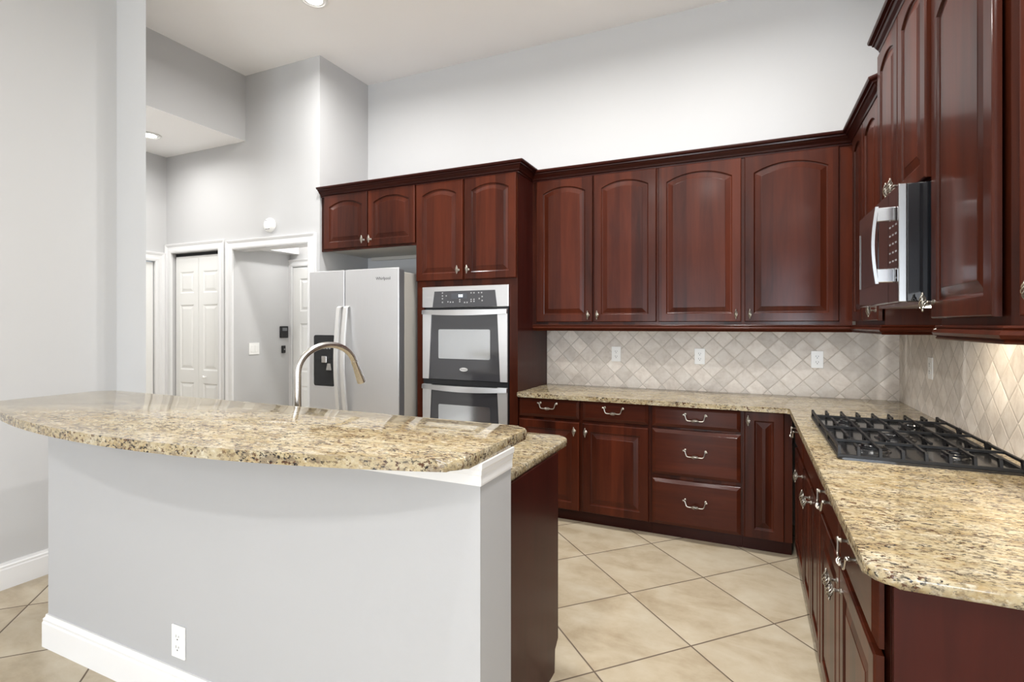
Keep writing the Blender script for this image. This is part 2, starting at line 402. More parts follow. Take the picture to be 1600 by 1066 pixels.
# ------------------------------------------------------------------ recessed ceiling lights
def can(x, y, z, label, power, r=.075, group=None, kel=(1, .985, .965)):
    t = thing('ceiling_light', label, 'ceiling light', (x, y, z), group=group)
    MB().lathe([(r, 0), (r + .022, -.001), (r + .022, -.006), (r + .004, -.009), (r, -.004)], n=32).build('trim_ring', M['plate'], t, smooth=True)
    MB().lathe([(r, -.001), (r, -.0035), (.01, -.0055)], n=32).build('diffuser', M['lamp'], t)
    area('ceiling_light_glow', (0, 0, -.02), (0, 0, 0), r * 1.9, r * 1.9, power, kel, 'DISK', R(165), t)
can(-2.9, 2.89, CEIL, 'round recessed light in the high kitchen ceiling at the top edge', 24)
can(-5.05, 3.02, 3.160, 'small recessed light in the white underside of the hallway soffit', 2.4)
can(-4.75, 2.62, 3.160, 'added unseen recessed light in the hallway soffit behind the wall return', 12)  # hidden lamp added to brighten the soffit underside
for x, y, p in ((-1.35, 2.7, 21), (-.1, 2.7, 29), (-1.0, .5, 13), (-.1, .9, 32), (-1.5, -1.9, 18), (-.6, -1.9, 24), (1.6, -1.2, 20), (-2.0, -4.6, 20), (1.2, -4.6, 20)):
    can(x, y, CEIL, 'round recessed light further back in the kitchen ceiling', p, group='ceiling lights out of view')
can(-4.0, 3.92, 2.6, 'added unseen recessed light in the little hall behind the cased opening', 5)  # unseen lamp added to brighten the hall interior

# ------------------------------------------------------------------ hardware
def helix_cage(b, c, ax, length, rad, wires=5, turns=.9, wr=.0016, seg=12):
    c = Vector(c)
    for k in range(wires):
        pts = []
        for i in range(seg + 1):
            u = i / seg; h = (u - .5) * length; r = .0012 + rad * sin(pi * u) ** .8; a = 2 * pi * (k / wires + turns * u)
            o = Vector((r * cos(a), r * sin(a), h)) if ax == 'z' else Vector((h, r * cos(a), r * sin(a)))
            pts.append(c + o)
        b.tube(pts, wr, 5)
def ball(b, c, r, sx=1, sy=1, sz=1):
    q = bmesh.ops.create_uvsphere(b.bm, u_segments=10, v_segments=7, radius=r)
    for v in q['verts']: v.co = Vector(c) + Vector((v.co.x * sx, v.co.y * sy, v.co.z * sz))
def knob_mesh():
    b = MB()
    b.lathe([(.009, 0), (.009, -.003), (.0045, -.006), (.0045, -.012), (.006, -.018), (.004, -.022)], axis='y', n=10)
    helix_cage(b, (0, -.031, 0), 'z', .05, .0085, 5, .8, .0018)
    ball(b, (0, -.031, .027), .004, sz=1.6); ball(b, (0, -.031, -.027), .004, sz=1.6); ball(b, (0, -.031, 0), .0045, sz=3.5)
    return b.mesh('knob', True)
def pull_mesh():
    b = MB()
    for s in (-1, 1):
        b.lathe([(.009, 0), (.009, -.003), (.0045, -.006), (.0045, -.014), (.0065, -.020), (.004, -.026)], (s * .062, 0, 0), 'y', 10)
        ball(b, (s * .069, -.026, .002), .0055, sx=1.5)
    pts = [(-.066, -.026, .002), (-.060, -.027, -.004), (-.056, -.028, -.018), (-.052, -.029, -.029), (-.045, -.030, -.034), (-.03, -.03, -.035), (-.018, -.03, -.034)]
    rad = [.004, .0034, .0032, .0034, .0036, .0036, .0026]
    b.tube(pts, rad, 8); b.tube([(-x, y, z) for x, y, z in pts], rad, 8)
    helix_cage(b, (0, -.03, -.034), 'x', .044, .0085, 5, .8, .0018); ball(b, (0, -.03, -.034), .004, sx=4)
    return b.mesh('pull', True)
KNOB, PULL = knob_mesh(), pull_mesh()
KNOB.materials.append(M['pewter']); PULL.materials.append(M['pewter'])

# ------------------------------------------------------------------ cabinet fronts
def arch_loop(x0, x1, z0, zs, za, d, y, n=12):
    """panel outline inset by d: bottom-left, bottom-right, arch from right to left"""
    hw = (x1 - x0) / 2; xc = (x0 + x1) / 2; rise = za - zs
    pts = [(x0 + d, y, z0 + d), (x1 - d, y, z0 + d)]
    if rise > 1e-4:
        Rr = (hw * hw + rise * rise) / (2 * rise); zc = za - Rr; r = Rr - d; h = hw - d
        for i in range(n + 1):
            x = h * (1 - 2 * i / n); pts.append((xc + x, y, zc + sqrt(max(r * r - x * x, 0))))
    else:
        for i in range(n + 1):
            pts.append((xc + (hw - d) * (1 - 2 * i / n), y, za - d))
    return pts
def rect_loop(w, h, d, y, n=12):
    pts = [(d, y, d), (w - d, y, d)]
    for i in range(n + 1): pts.append((w / 2 + (w / 2 - d) * (1 - 2 * i / n), y, h - d))
    return pts
T = .02
def door_mesh(w, h, arch=True, stile=.055, n=12):
    rise = min(.06, w * .1) if arch else 0
    x0, x1, z0, za = stile, w - stile, stile, h - stile
    zs = za - rise
    a = lambda d, y: arch_loop(x0, x1, z0, zs, za, d, y, n)
    ls = [rect_loop(w, h, 0, T, n), rect_loop(w, h, 0, .005, n), rect_loop(w, h, .002, .0015, n), rect_loop(w, h, .005, 0, n),
          a(0, 0), a(.003, .002), a(.005, .0075), a(.010, .009), a(.013, .009), a(.043, .0025), a(.0445, .0012), a(.047, .001)]
    return MB().loops(ls)
def drawer_mesh(w, h, n=12):
    ch = min(.022, h * .16)
    ls = [rect_loop(w, h, 0, T, n), rect_loop(w, h, 0, .011, n), rect_loop(w, h, .002, .009, n), rect_loop(w, h, ch - .002, .0012, n), rect_loop(w, h, ch, 0, n)]
    return MB().loops(ls)
def fronts(t, items):
    """items: (kind, x0, x1, z0, z1, hx, hz) in the cabinet's own frame; hx None = no handle"""
    for kind, x0, x1, z0, z1, hx, hz in items:
        if kind == 'drawer':
            f = drawer_mesh(x1 - x0, z1 - z0).build('drawer_front', M['woodh'], t, (x0, 0, z0))
            if hx is not None: link('pull', PULL, f, (hx - x0, 0, hz - z0))
        else:
            f = door_mesh(x1 - x0, z1 - z0, kind == 'arch').build('door', M['wood'], t, (x0, 0, z0))
            if hx is not None: link('knob', KNOB, f, (hx - x0, 0, hz - z0))
def carcass(t, w, d, z0, z1, x0=0, name='carcass'):
    return MB().box(x0, w, T + .003, d, z0, z1).build(name, M['wood'], t)

# ---- above-refrigerator cabinet (front plane Y = 3.507)
F = 3.507
t = thing('fridge_cabinet', 'short two-door cherry cabinet above the refrigerator', 'cabinet', (-3.449, F, 0), group='upper cabinets')
MB().box(.001, 1.012, T + .012, .635, 2.076, 2.554).build('carcass', M['wood'], t)
MB().box(0, 1.013, T + .002, .038, 2.052, 2.555).build('face_frame', M['wood'], t)
MB().box(0, 1.013, .041, .634, 2.066, 2.076).build('bottom_panel', M['melamine'], t)
MB().box(0.06, 1.013, .615, .634, 2.035, 2.066).build('mounting_cleat', M['melamine'], t)
ox = 3.449
fronts(t, [('arch', ox - 3.405, ox - 2.93, 2.068, 2.535, ox - 2.963, 2.125), ('arch', ox - 2.921, ox - 2.448, 2.068, 2.535, ox - 2.888, 2.125)])

# ---- tall oven cabinet
t = thing('oven_cabinet', 'tall cherry cabinet housing the double wall oven', 'cabinet', (-2.436, F, 0), group='upper cabinets')
W = 2.436 - 1.551
for xa in (0, W - .02): MB().box(xa, xa + .02, .038, .642, 0, 2.555).build('side_panel', M['woody'], t)
MB().box(.02, W - .02, .041, .642, 1.72, 2.554).build('upper_box', M['wood'], t)
MB().box(.02, W - .02, .041, .642, .10, .36).build('lower_box', M['wood'], t)
MB().box(.02, W - .02, .09, .12, 0, .1).build('toe_kick', M['woodd'], t)
b = MB(); fy0, fy1 = T + .002, .038
fo = [[(0, y, .1), (W, y, .1), (W, y, 2.555), (0, y, 2.555)] for y in (fy1, fy0)]; fi = [[(.066, y, .43), (W - .066, y, .43), (W - .066, y, 1.703), (.066, y, 1.703)] for y in (fy0, fy1)]
b.loops([*fo, *fi, fo[0]], False, False); bmesh.ops.remove_doubles(b.bm, verts=b.bm.verts, dist=1e-6)
b.build('face_frame', M['wood'], t)
o2 = 2.436
fronts(t, [('arch', o2 - 2.434, o2 - 2.007, 1.755, 2.53, o2 - 2.040, 1.83), ('arch', o2 - 1.987, o2 - 1.558, 1.755, 2.53, o2 - 1.954, 1.83),
           ('drawer', .03, W - .03, .12, .34, W / 2, .25)])

# ---- back-wall upper cabinets (door plane Y = 3.80)
U = 3.80
t = thing('wall_cabinet', 'two-door cherry wall cabinet next to the tall oven cabinet', 'cabinet', (-1.551, U, 0), group='upper cabinets')
carcass(t, 1.551 - .593, .345, 1.405, 2.555)
q = 1.551
fronts(t, [('arch', q - 1.513, q - 1.062, 1.428, 2.52, q - 1.092, 1.478), ('arch', q - 1.051, q - .597, 1.428, 2.52, q - 1.021, 1.478)])
t = thing('wall_cabinet', 'wide two-door cherry wall cabinet ending at the corner', 'cabinet', (-.592, U, 0), group='upper cabinets')
carcass(t, .592 + .587, .345, 1.405, 2.555)
q = .592
fronts(t, [('arch', q - .583, q - .044, 1.428, 2.52, q - .076, 1.478), ('arch', q - .024, q + .514, 1.428, 2.52, q + .008, 1.478)])

# ---- right-wall upper cabinets
def angled_upper(label, xf, yfar, ynear, doors, ang_doors, top, ylim):
    """wall cabinet on the right wall whose near end is cut at 45 degrees; xf is the frame plane"""
    t = thing('wall_cabinet', label, 'cabinet', (xf - T, yfar, 0), R(-90), group='upper cabinets')
    L_ = yfar - ynear; dep = XR - xf; cut = min(dep, ylim)
    e = .010; MB().prism([(0, T + e), (L_ - e * .4, T + e), (L_ + cut - e * .4, T + cut + e), (L_ + cut - e * .4, T + dep - .003), (0, T + dep - .003)] if cut else [(0, T + e), (L_, T + e), (L_, T + dep - .003), (0, T + dep - .003)], 1.405, top).build('carcass', M['wood'], t)
    fronts(t, doors)
    if ang_doors:
        a = bpy.data.objects.new('angled_end', None); C.objects.link(a); a.parent = t
        a.location = (L_ - T * .7071 * 0, T, 0); a.rotation_euler = (0, 0, R(45))
        for x0, x1, z0, z1, hx, hz in ang_doors:
            f = door_mesh(x1 - x0, z1 - z0, True).build('door', M['wood'], a, (x0, -T, z0))
            link('knob', KNOB, f, (hx - x0, 0, hz - z0))
    return t
angled_upper('two-door cherry wall cabinet in the corner left of the microwave', .59, 3.797, 3.03,
             [('arch', .075, .377, 1.428, 2.52, None, 0), ('arch', .387, .755, 1.428, 2.52, .72, 1.478)], None, 2.555, 0)
angled_upper('cherry wall cabinet right of the microwave with an angled end', .585, 2.208, 1.69,
             [('arch', .0, .492, 1.43, 2.53, .035, 1.485)], [(.032, .40, 1.43, 2.53, .062, 1.49)], 2.555, .33)
t = thing('microwave_cabinet', 'raised two-door cherry cabinet above the microwave', 'cabinet', (.55, 2.945, 0), R(-90), group='upper cabinets')
carcass(t, .735, .352, 1.91, 2.69)
fronts(t, [('arch', .004, .362, 1.915, 2.665, .328, 1.965), ('arch', .370, .731, 1.915, 2.665, .402, 1.965)])

# ---- crown moulding and light rails
def crown(z0, p=1, h=1): return [(-.01, z0), (.006 * p, z0), (.006 * p, z0 + .012 * h), (.014 * p, z0 + .015 * h), (.018 * p, z0 + .026 * h), (.030 * p, z0 + .040 * h), (.036 * p, z0 + .050 * h),
                                 (.044 * p, z0 + .052 * h), (.046 * p, z0 + .060 * h), (.060 * p, z0 + .064 * h), (.064 * p, z0 + .072 * h), (.064 * p, z0 + .08 * h), (-.01, z0 + .08 * h)]
tag(MB().sweep([(-3.455, F + T), (-1.551, F + T), (-1.551, U + T)], crown(2.53)).build('crown_molding', M['woodd']),
    'dark crown molding along the tall oven and refrigerator cabinets', 'crown molding', kind='thing')
tag(MB().sweep([(-1.545, U + T), (.59, U + T), (.59, 3.03), (.665, 2.955)], crown(2.523)).build('crown_molding', M['woodd']),
    'dark crown molding running along the back upper cabinets into the corner', 'crown molding', kind='thing')
tag(MB().sweep([(.572, 2.945), (.572, 2.21), (.90, 2.21)], crown(2.672, .95, .85)).build('crown_molding', M['woodd']),
    'dark crown molding on the raised cabinet over the microwave', 'crown molding', kind='thing')
tag(MB().sweep([(.585, 2.205), (.585, 1.69), (.90, 1.375)], crown(2.535)).build('crown_molding', M['woodd']),
    'dark crown molding on the cabinet right of the microwave', 'crown molding', kind='thing')
RAIL = [(-.012, 1.360), (.004, 1.360), (.008, 1.364), (.004, 1.370), (.014, 1.374), (.018, 1.383), (.014, 1.393), (.006, 1.396), (.010, 1.401), (.008, 1.407), (-.012, 1.407)]
tag(MB().sweep([(-1.545, U + T), (.59, U + T), (.59, 3.03), (.885, 3.03)], RAIL).build('light_rail', M['woodh']),
    'cherry light rail under the back upper cabinets and corner', 'light rail', kind='thing')
tag(MB().sweep([(.585, 2.206), (.585, 1.69), (.885, 1.39)], RAIL).build('light_rail', M['woodh']),
    'cherry light rail under the cabinet right of the microwave', 'light rail', kind='thing')

# ---- base cabinets, back run (door plane Y = 3.53)
Bf = 3.53
def base(name, label, x0, x1, items, loc=None, rz=0, dep=.615, w=None):
    t = thing(name, label, 'cabinet', loc or (x0, Bf, 0), rz, group='base cabinets')
    w = w or x1 - x0
    MB().box(0, w, T + .006, dep, .092, .878).build('carcass', M['wood'], t)
    MB().box(0, w, .078, .10, 0, .093).build('toe_kick', M['woodd'], t)
    fronts(t, items); return t
x0 = -1.551
base('base_cabinet', 'two-drawer two-door cherry base cabinet beside the oven cabinet', -1.551, -.594, [
    ('drawer', .008, .468, .738, .875, .240, .842), ('drawer', .492, .945, .738, .875, .714, .838),
    ('door', .008, .468, .098, .718, .438, .660), ('door', .492, .945, .098, .718, .520, .660)])
base('base_cabinet', 'three-drawer cherry base cabinet on the back wall', -.593, -.035, [
    ('drawer', .012, .549, .738, .875, .283, .828), ('drawer', .012, .549, .423, .722, .283, .598), ('drawer', .012, .549, .098, .396, .283, .278)])
base('base_cabinet', 'narrow single-door cherry base cabinet by the inside corner', -.034, .24, [('door', .011, .229, .098, .875, .032, .822)])
# ---- base cabinets, right run (door plane X = .25)
base('base_cabinet', 'cherry base cabinet in the corner before the cooktop', 0, 0, [
    ('drawer', .03, .525, .70, .872, .22, .82), ('door', .03, .525, .098, .685, .48, .63)], (.25, 3.526, 0), R(-90), .65, .535)
base('base_cabinet', 'two-door cherry base cabinet under the cooktop', 0, 0, [
    ('drawer', .01, .66, .70, .872, None, 0), ('door', .01, .33, .098, .685, .302, .63), ('door', .34, .66, .098, .685, .368, .63)], (.25, 2.990, 0), R(-90), .65, .670)
base('base_cabinet', 'cherry base cabinet at the near end with drawers over doors', 0, 0, [
    ('drawer', .01, .468, .70, .872, .25, .82), ('drawer', .478, .945, .70, .872, .71, .82),
    ('door', .01, .468, .098, .685, .438, .62), ('door', .478, .945, .098, .685, .508, .62)], (.25, 2.318, 0), R(-90), .65, .970)
tag(MB().box(.278, .9, 1.328, 1.346, 0, .878).build('end_panel', M['woody']), 'plum-brown end panel closing the near base cabinet', 'cabinet panel', kind='thing')

# ------------------------------------------------------------------ worktops
def rounded(pts, rad, n=6):
    """round the listed corners: pts = [(x, y, r)]"""
    out = []; m = len(pts)
    for i in range(m):
        p = Vector(pts[i][:2]); r = pts[i][2]
        if r <= 0: out.append(tuple(p)); continue
        a = (Vector(pts[i - 1][:2]) - p).normalized(); c = (Vector(pts[(i + 1) % m][:2]) - p).normalized()
        ang = a.angle(c); dd = r / math.tan(ang / 2); cen = p + (a + c).normalized() * (r / sin(ang / 2))
        s0 = p + a * dd - cen; s1 = p + c * dd - cen
        a0 = math.atan2(s0.y, s0.x); da = (math.atan2(s1.y, s1.x) - a0 + pi) % (2 * pi) - pi
        for k in range(n + 1):
            q = a0 + da * k / n; out.append((cen.x + r * cos(q), cen.y + r * sin(q)))
    return out
def slab(name, outline, z0, z1, label, cat, bev=.011, skip=None):
    o = MB().prism(outline, z0, z1, bev, skip=skip).build(name, M['granite'], smooth=True)
    return tag(o, label, cat)
YE, XE = 3.50, .222
out = rounded([(-1.549, YE, .012), (XE, YE, .012), (XE, 1.272, .055), (.8945, 1.272, 0), (.8945, 4.1385, 0), (-1.549, 4.1385, 0)], 0)
slab('granite_worktop', out, .879, .911, 'L-shaped speckled gold granite worktop along back and right walls', 'worktop', skip=lambda c: c.y > 4.13 or c.x > .89)
arc = []
ax0, ax1, ay, aap = -3.03, -.655, 1.14, .935
sag = ay - aap; hw = (ax1 - ax0) / 2; Rr = (hw * hw + sag * sag) / (2 * sag); cx = (ax0 + ax1) / 2; cy = aap + Rr
for i in range(1, 32):
    x = ax0 + (ax1 - ax0) * i / 32; arc.append((x, cy - sqrt(Rr * Rr - (x - cx) ** 2), 0))
bar = rounded([(ax0, ay, .05)] + arc + [(ax1, ay, .055), (ax1, 1.605, .05), (ax0, 1.605, .07)], 0)
slab('bar_top', bar, 1.038, 1.07, 'curved raised granite bar top over the pale half wall', 'bar top', .012)
low = rounded([(-2.76, 1.452, 0), (-.72, 1.452, 0), (-.72, 2.215, .05), (-2.76, 2.215, .05)], 0)
slab('granite_worktop', low, .882, .914, 'lower granite worktop on the sink side of the island', 'worktop')

# ------------------------------------------------------------------ island
t = thing('half_wall', 'pale grey half wall under the curved bar top', 'half wall', (-1.73, 1.25, 0))
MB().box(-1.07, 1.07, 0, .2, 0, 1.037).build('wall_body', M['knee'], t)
tp = [(-.004, .973), (.004, .973), (.005, .979), (.005, 1.000), (.007, 1.004), (.008, 1.016), (.011, 1.022), (.012, 1.037), (-.004, 1.037)]
MB().sweep([(-1.07, .2), (-1.07, 0), (1.07, 0), (1.07, .2)], tp).build('top_molding', M['trim'], t)
MB().sweep([(-1.07, .2), (-1.07, 0), (1.07, 0), (1.07, .2)], BASE).build('base_molding', M['trim'], t)
t = thing('island_cabinet', 'dark cherry cabinet behind the half wall with a plain end panel', 'cabinet', (-2.74, 1.452, 0), group='base cabinets')
IW = 2.74 - .715
MB().box(0, IW - .018, 0, .565, .09, .881).build('carcass', M['wood'], t)
MB().box(0, IW - .018, .47, .49, 0, .09).build('toe_kick', M['woodd'], t)
MB().prism([(0, 0), (.545, 0), (.552, .09), (.588, .118), (.588, .881), (0, .881)], IW - .018, IW, axis='x').build('end_panel', M['woody'], t)
dx = (IW - .02) / 4
for k in range(4):
    f = door_mesh(dx - .01, .77, False).build('door', M['wood'], t, ((k + 1) * dx - .002 + .008, .612, .105)); f.rotation_euler = (0, 0, pi)
    link('knob', KNOB, f, (.03 if k % 2 else dx - .04, 0, .70))

# ------------------------------------------------------------------ backsplash
tag(MB().box(-1.549, XR - .001, YB - .011, YB - .001, .880, 1.40).build('tile_backsplash', M['splash']), 'diamond-set travertine backsplash on the back wall', 'backsplash', kind='thing')
tag(MB().prism([(1.272, .880), (YB - .011, .880), (YB - .011, 1.358), (2.94, 1.358), (2.94, 1.485), (2.225, 1.485), (2.225, 1.358), (1.272, 1.358)], XR - .010, XR - .001, axis='x').build('tile_backsplash', M['splashr']), 'diamond-set travertine backsplash behind the cooktop', 'backsplash', kind='thing')

# ------------------------------------------------------------------ outlets and wall devices
def outlet(label, loc, rz, group=None):
    t = thing('power_outlet', label, 'power outlet', loc, rz, group)
    MB().box(-.037, .037, -.006, 0, -.059, .059, .002).build('cover_plate', M['plate'], t)
    for s in (-1, 1):
        f = MB().prism(rounded([(-.0165, s * .0195 - .014, .008), (.0165, s * .0195 - .014, .008), (.0165, s * .0195 + .014, .008), (-.0165, s * .0195 + .014, .008)], 0, 4), -.008, -.0055, axis='y').build('receptacle', M['plate'], t)
        b = MB(); z = s * .0195
        b.box(-.0085, -.0060, -.0084, -.0075, z - .002, z + .008); b.box(.0060, .0085, -.0084, -.0075, z - .001, z + .007)
        b.lathe([(.003, -.0084), (.003, -.0075)], (0, 0, z - .0085), 'y', 10)
        b.build('socket_slots', M['slot'], f)
    return t
G = 'power outlets'
outlet('white power outlet on the back tiles nearest the oven cabinet', (-.96, 4.139, 1.173), 0, G)
outlet('white power outlet on the back tiles above the three-drawer cabinet', (-.332, 4.139, 1.170), 0, G)
outlet('white power outlet on the back tiles near the right corner', (.430, 4.139, 1.168), 0, G)
outlet('white power outlet seen edge-on on the tiles behind the cooktop', (.895, 3.49, 1.174), R(-90), G)
outlet('white power outlet low on the pale half wall', (-1.912, 1.25, .24), 0, G)
t = thing('light_switch', 'white double light switch plate inside the cased opening', 'light switch', (-4.553, 3.735, 1.163), R(90))
MB().box(-.06, .06, -.006, 0, -.059, .059, .002).build('cover_plate', M['plate'], t)
for s in (-1, 1): MB().box(s * .023 - .0165, s * .023 + .0165, -.0095, -.005, -.033, .033, .0015).build('rocker', M['plate'], t)
t = thing('alarm_keypad', 'black alarm keypad on the wall inside the cased opening', 'keypad', (-4.553, 4.10, 1.328), R(90))
MB().box(-.05, .05, -.022, 0, -.062, .062, .006).build('housing', M['black'], t)
MB().box(-.03, .03, -.0232, -.021, .012, .045).build('screen', plain('keypad_screen', (.16, .17, .18), .2), t)
for k in range(6): MB().box(-.03 + (k % 3) * .022, -.014 + (k % 3) * .022, -.0245, -.021, -.045 + (k // 3) * .024, -.03 + (k // 3) * .024).build('key', M['slot'], t)
t = thing('wall_remote', 'small black remote in a holder below the alarm keypad', 'remote', (-4.553, 4.095, 1.142), R(90))
MB().box(-.022, .022, -.02, 0, -.04, .04, .005).build('housing', M['black'], t)
MB().lathe([(.008, -.0215), (.008, -.019)], (.004, 0, .0), 'y', 14).build('button', M['icon'], t)
t = thing('smoke_detector', 'round white smoke detector above the cased opening', 'smoke detector', (-4.055, DW, 2.333))
MB().lathe([(.066, 0), (.066, -.016), (.058, -.030), (.044, -.038), (.02, -.040), (.002, -.040)], axis='y', n=36).build('housing', M['plate'], t, smooth=True)
for s in (-1, 1): MB().box(-.028, .028, -.0385, -.034, s * .04 - .005, s * .04 + .005, .002).build('vent', M['icon'], t)

# ------------------------------------------------------------------ refrigerator
t = thing('refrigerator', 'stainless side-by-side refrigerator with ice dispenser', 'refrigerator', (-3.40, 3.335, 0))
FW, SPL = .925, .385
MB().box(.008, FW - .008, .085, .76, .03, 1.825, .006).build('cabinet_body', M['greypaint'], t)
b = MB()
for x in (.06, FW - .06):
    for y in (.15, .70): b.lathe([(.02, 0), (.02, .035)], (x, y, 0), 'z', 12)
b.build('feet', M['black'], t)
MB().box(.02, FW - .02, .085, .10, .03, .10).build('kick_grille', M['black'], t)
for x0, x1 in ((.0, SPL - .004), (SPL + .004, FW)):
    f = MB().box(x0, x1, 0, .012, .105, 1.855, .005, 3).build('door', M['steelv'], t)
    MB().box(x0 + .004, x1 - .002, .012, .082, .105, 1.845, .012, 3).build('door_liner', M['gasket'], f)
    hx = SPL - .035 if x0 == 0 else SPL + .035
    pts = [(hx, -.004, 1.56)]; 
    for i in range(17):
        u = i / 16; pts.append((hx, -.028 - .036 * sin(pi * u), 1.545 - .87 * u))
    pts.append((hx, -.004, .66))
    hb = MB(); ls = []
    for p in pts: ls.append([(p[0] - .017, p[1] - .009, p[2]), (p[0] + .017, p[1] - .009, p[2]), (p[0] + .017, p[1] + .009, p[2]), (p[0] - .017, p[1] + .009, p[2])])
    hb.loops(ls); hb.build('handle', M['handle'], f, smooth=True)
    if x0 == 0: left = f
    else: right = f
d0 = MB().prism(rounded([(.055, .895, .02), (.282, .895, .02), (.282, 1.32, .02), (.055, 1.32, .02)], 0), -.004, .006, axis='y').build('dispenser', M['blackgloss'], left)
MB().prism(rounded([(.068, .908, .02), (.270, .908, .02), (.270, 1.12, .02), (.068, 1.12, .02)], 0), -.0055, -.003, axis='y').build('dispenser_recess', M['dark'], d0)
MB().box(.150, .205, -.016, -.004, 1.09, 1.145, .003).build('dispenser_paddle', M['chromerough'], d0)
MB().prism([(.205, 1.03), (.262, 1.03), (.252, 1.085), (.218, 1.085)], -.02, -.004, axis='y').build('dispenser_paddle', M['chromerough'], d0)
b = MB()
for k in range(5): b.box(.10 + k * .03, .118 + k * .03, -.0052, -.0035, 1.205, 1.215)
b.build('control_marks', M['icon'], d0)
b = MB()
for x in (.13, .21): b.lathe([(.005, -.0052), (.005, -.0035)], (x, 0, 1.235), 'y', 10)
b.build('indicator_lights', M['displaylit'], d0)
def lettering(txt, size, m, parent, loc, name='brand_lettering', ext=.0006):
    cu = bpy.data.curves.new('lettering', 'FONT'); cu.body = txt; cu.size = size; cu.extrude = ext; cu.align_x = 'CENTER'; cu.align_y = 'CENTER'
    tmp = bpy.data.objects.new('lettering', cu); C.objects.link(tmp)
    me = bpy.data.meshes.new_from_object(tmp.evaluated_get(bpy.context.evaluated_depsgraph_get()))
    bpy.data.objects.remove(tmp); me.materials.append(m)
    return link(name, me, parent, loc, (R(90), 0, 0))
lettering('Whirlpool', .034, M['gasket'], right, (.775, -.0008, 1.772))

# ------------------------------------------------------------------ double wall oven
t = thing('double_wall_oven', 'stainless double wall oven built into the tall cabinet', 'oven', (-2.372, 3.51, 0))
OW = .758
MB().box(.012, OW - .012, .022, .55, .44, 1.70).build('oven_body', M['black'], t)
pan = MB().box(0, OW, -.006, .022, 1.542, 1.705, .004).build('control_panel', M['steel'], t)
MB().prism([(.098, 1.544), (.664, 1.544), (.648, 1.668), (.116, 1.668)], -.0085, -.005, axis='y').build('control_glass', M['ovenglass'], pan)
MB().box(.27, .41, -.0092, -.0083, 1.607, 1.650).build('display', plain('display_glass', (.06, .065, .075), .15), pan)
b = MB()
for i, ch in enumerate((.335, .349, .362)): b.box(ch, ch + .009, -.0096, -.009, 1.620, 1.640)
b.build('display_digits', M['displaylit'], pan)
b = MB()
for x, z in ((.19, 1.655), (.19, 1.632), (.19, 1.610), (.19, 1.582), (.24, 1.585), (.262, 1.582), (.285, 1.582), (.345, 1.585), (.345, 1.600), (.388, 1.578), (.41, 1.578), (.445, 1.585), (.47, 1.585), (.445, 1.60), (.47, 1.60),
             (.445, 1.65), (.47, 1.65), (.51, 1.65), (.535, 1.65), (.515, 1.605), (.54, 1.62), (.54, 1.59), (.225, 1.632)):
    b.box(x - .005, x + .005, -.0092, -.0083, z - .005, z + .005)
b.build('keypad_marks', M['icon'], pan)
for z0, z1, badge in ((.977, 1.526, True), (.440, .940, False)):
    dr = MB().box(.006, OW - .006, 0, .022, z0, z1, .003).build('oven_door', M['black'], t)
    # side trims: flared stainless strips
    for sgn in (0, 1):
        o_ = lambda x: x if not sgn else OW - x
        MB().prism([(o_(.008), z0 + .004), (o_(.066), z0 + .004), (o_(.09), z1 - .03), (o_(.09), z1 - .002), (o_(.008), z1 - .002)], -.012, .001, axis='y').build('door_trim', M['steelv'], dr)
    MB().box(.06, OW - .06, -.006, .002, z0 + .004, z1 - .03).build('door_glass', M['ovenglass'], dr)
    wx = MB().prism(rounded([(.152, z0 + .165, .012), (.606, z0 + .165, .012), (.606, z1 - .155, .012), (.152, z1 - .155, .012)], 0), -.0075, -.005, axis='y').build('oven_window', M['window'], dr)
    # bowed handle across the door top
    hb = MB(); ls = []
    for i in range(21):
        u = i / 20; x = .008 + (OW - .016) * u; y = -.018 - .030 * sin(pi * u); dz = -.012 * sin(pi * u)
        ls.append([(x, y - .010, z1 - .036 + dz), (x, y + .012, z1 - .036 + dz), (x, y + .012, z1 - .004), (x, y - .006, z1 - .004)])
    hb.loops(ls).build('handle', M['steel'], dr, smooth=True)
    for x in (.03, OW - .03): MB().box(x - .02, x + .02, -.02, 0, z1 - .034, z1 - .006).build('handle_post', M['steel'], dr)
    if badge:
        bd = MB(); q = [(.035 * cos(2 * pi * k / 28), .0145 * sin(2 * pi * k / 28)) for k in range(28)]
        bg_ = bd.prism([(OW / 2 + a, z0 + .085 + c) for a, c in q], -.009, -.005, axis='y').build('badge', M['badge'], dr)
        lettering('Whirlpool', .013, M['gasket'], bg_, (OW / 2, -.0092, z0 + .085))
MB().box(.006, OW - .006, .002, .02, .942, .976).build('vent_strip', M['black'], t)

# ------------------------------------------------------------------ microwave
t = thing('microwave', 'stainless and black over-the-range microwave under the raised cabinet', 'microwave', (.48, 2.945, 0), R(-90))
MWW, z0, z1 = .722, 1.488, 1.902
MB().box(0, MWW, .022, .415, z0, z1, .004).build('housing', M['blackgloss'], t)
dd = MB().box(0, MWW - .155, 0, .022, z0, z1, .005).build('door', plain('brown_tinted_glass', (.028, .017, .016), .07, coat=.6), t)
cp = MB().box(MWW - .155, MWW - .012, 0, .022, z0, z1, .004).build('control_panel', plain('brown_tinted_panel', (.030, .018, .017), .07, coat=.6), t)
MB().box(MWW - .013, MWW + .001, -.002, .0225, z0, z1, .003).build('edge_trim', M['mwtrim'], t)
MB().box(.02, .028, -.003, .0, z0 + .085, z1 - .075, .001).build('window_trim', M['mwtrim'], dd)
MB().box(.06, .40, -.0018, .0, z0 + .085, z1 - .075).build('door_window', M['blackgloss'], dd)
hx = MWW - .045; pts = []
for i in range(15):
    u = i / 14; pts.append((hx, -.058 - .012 * sin(pi * u), z0 + .068 + (z1 - z0 - .136) * u))
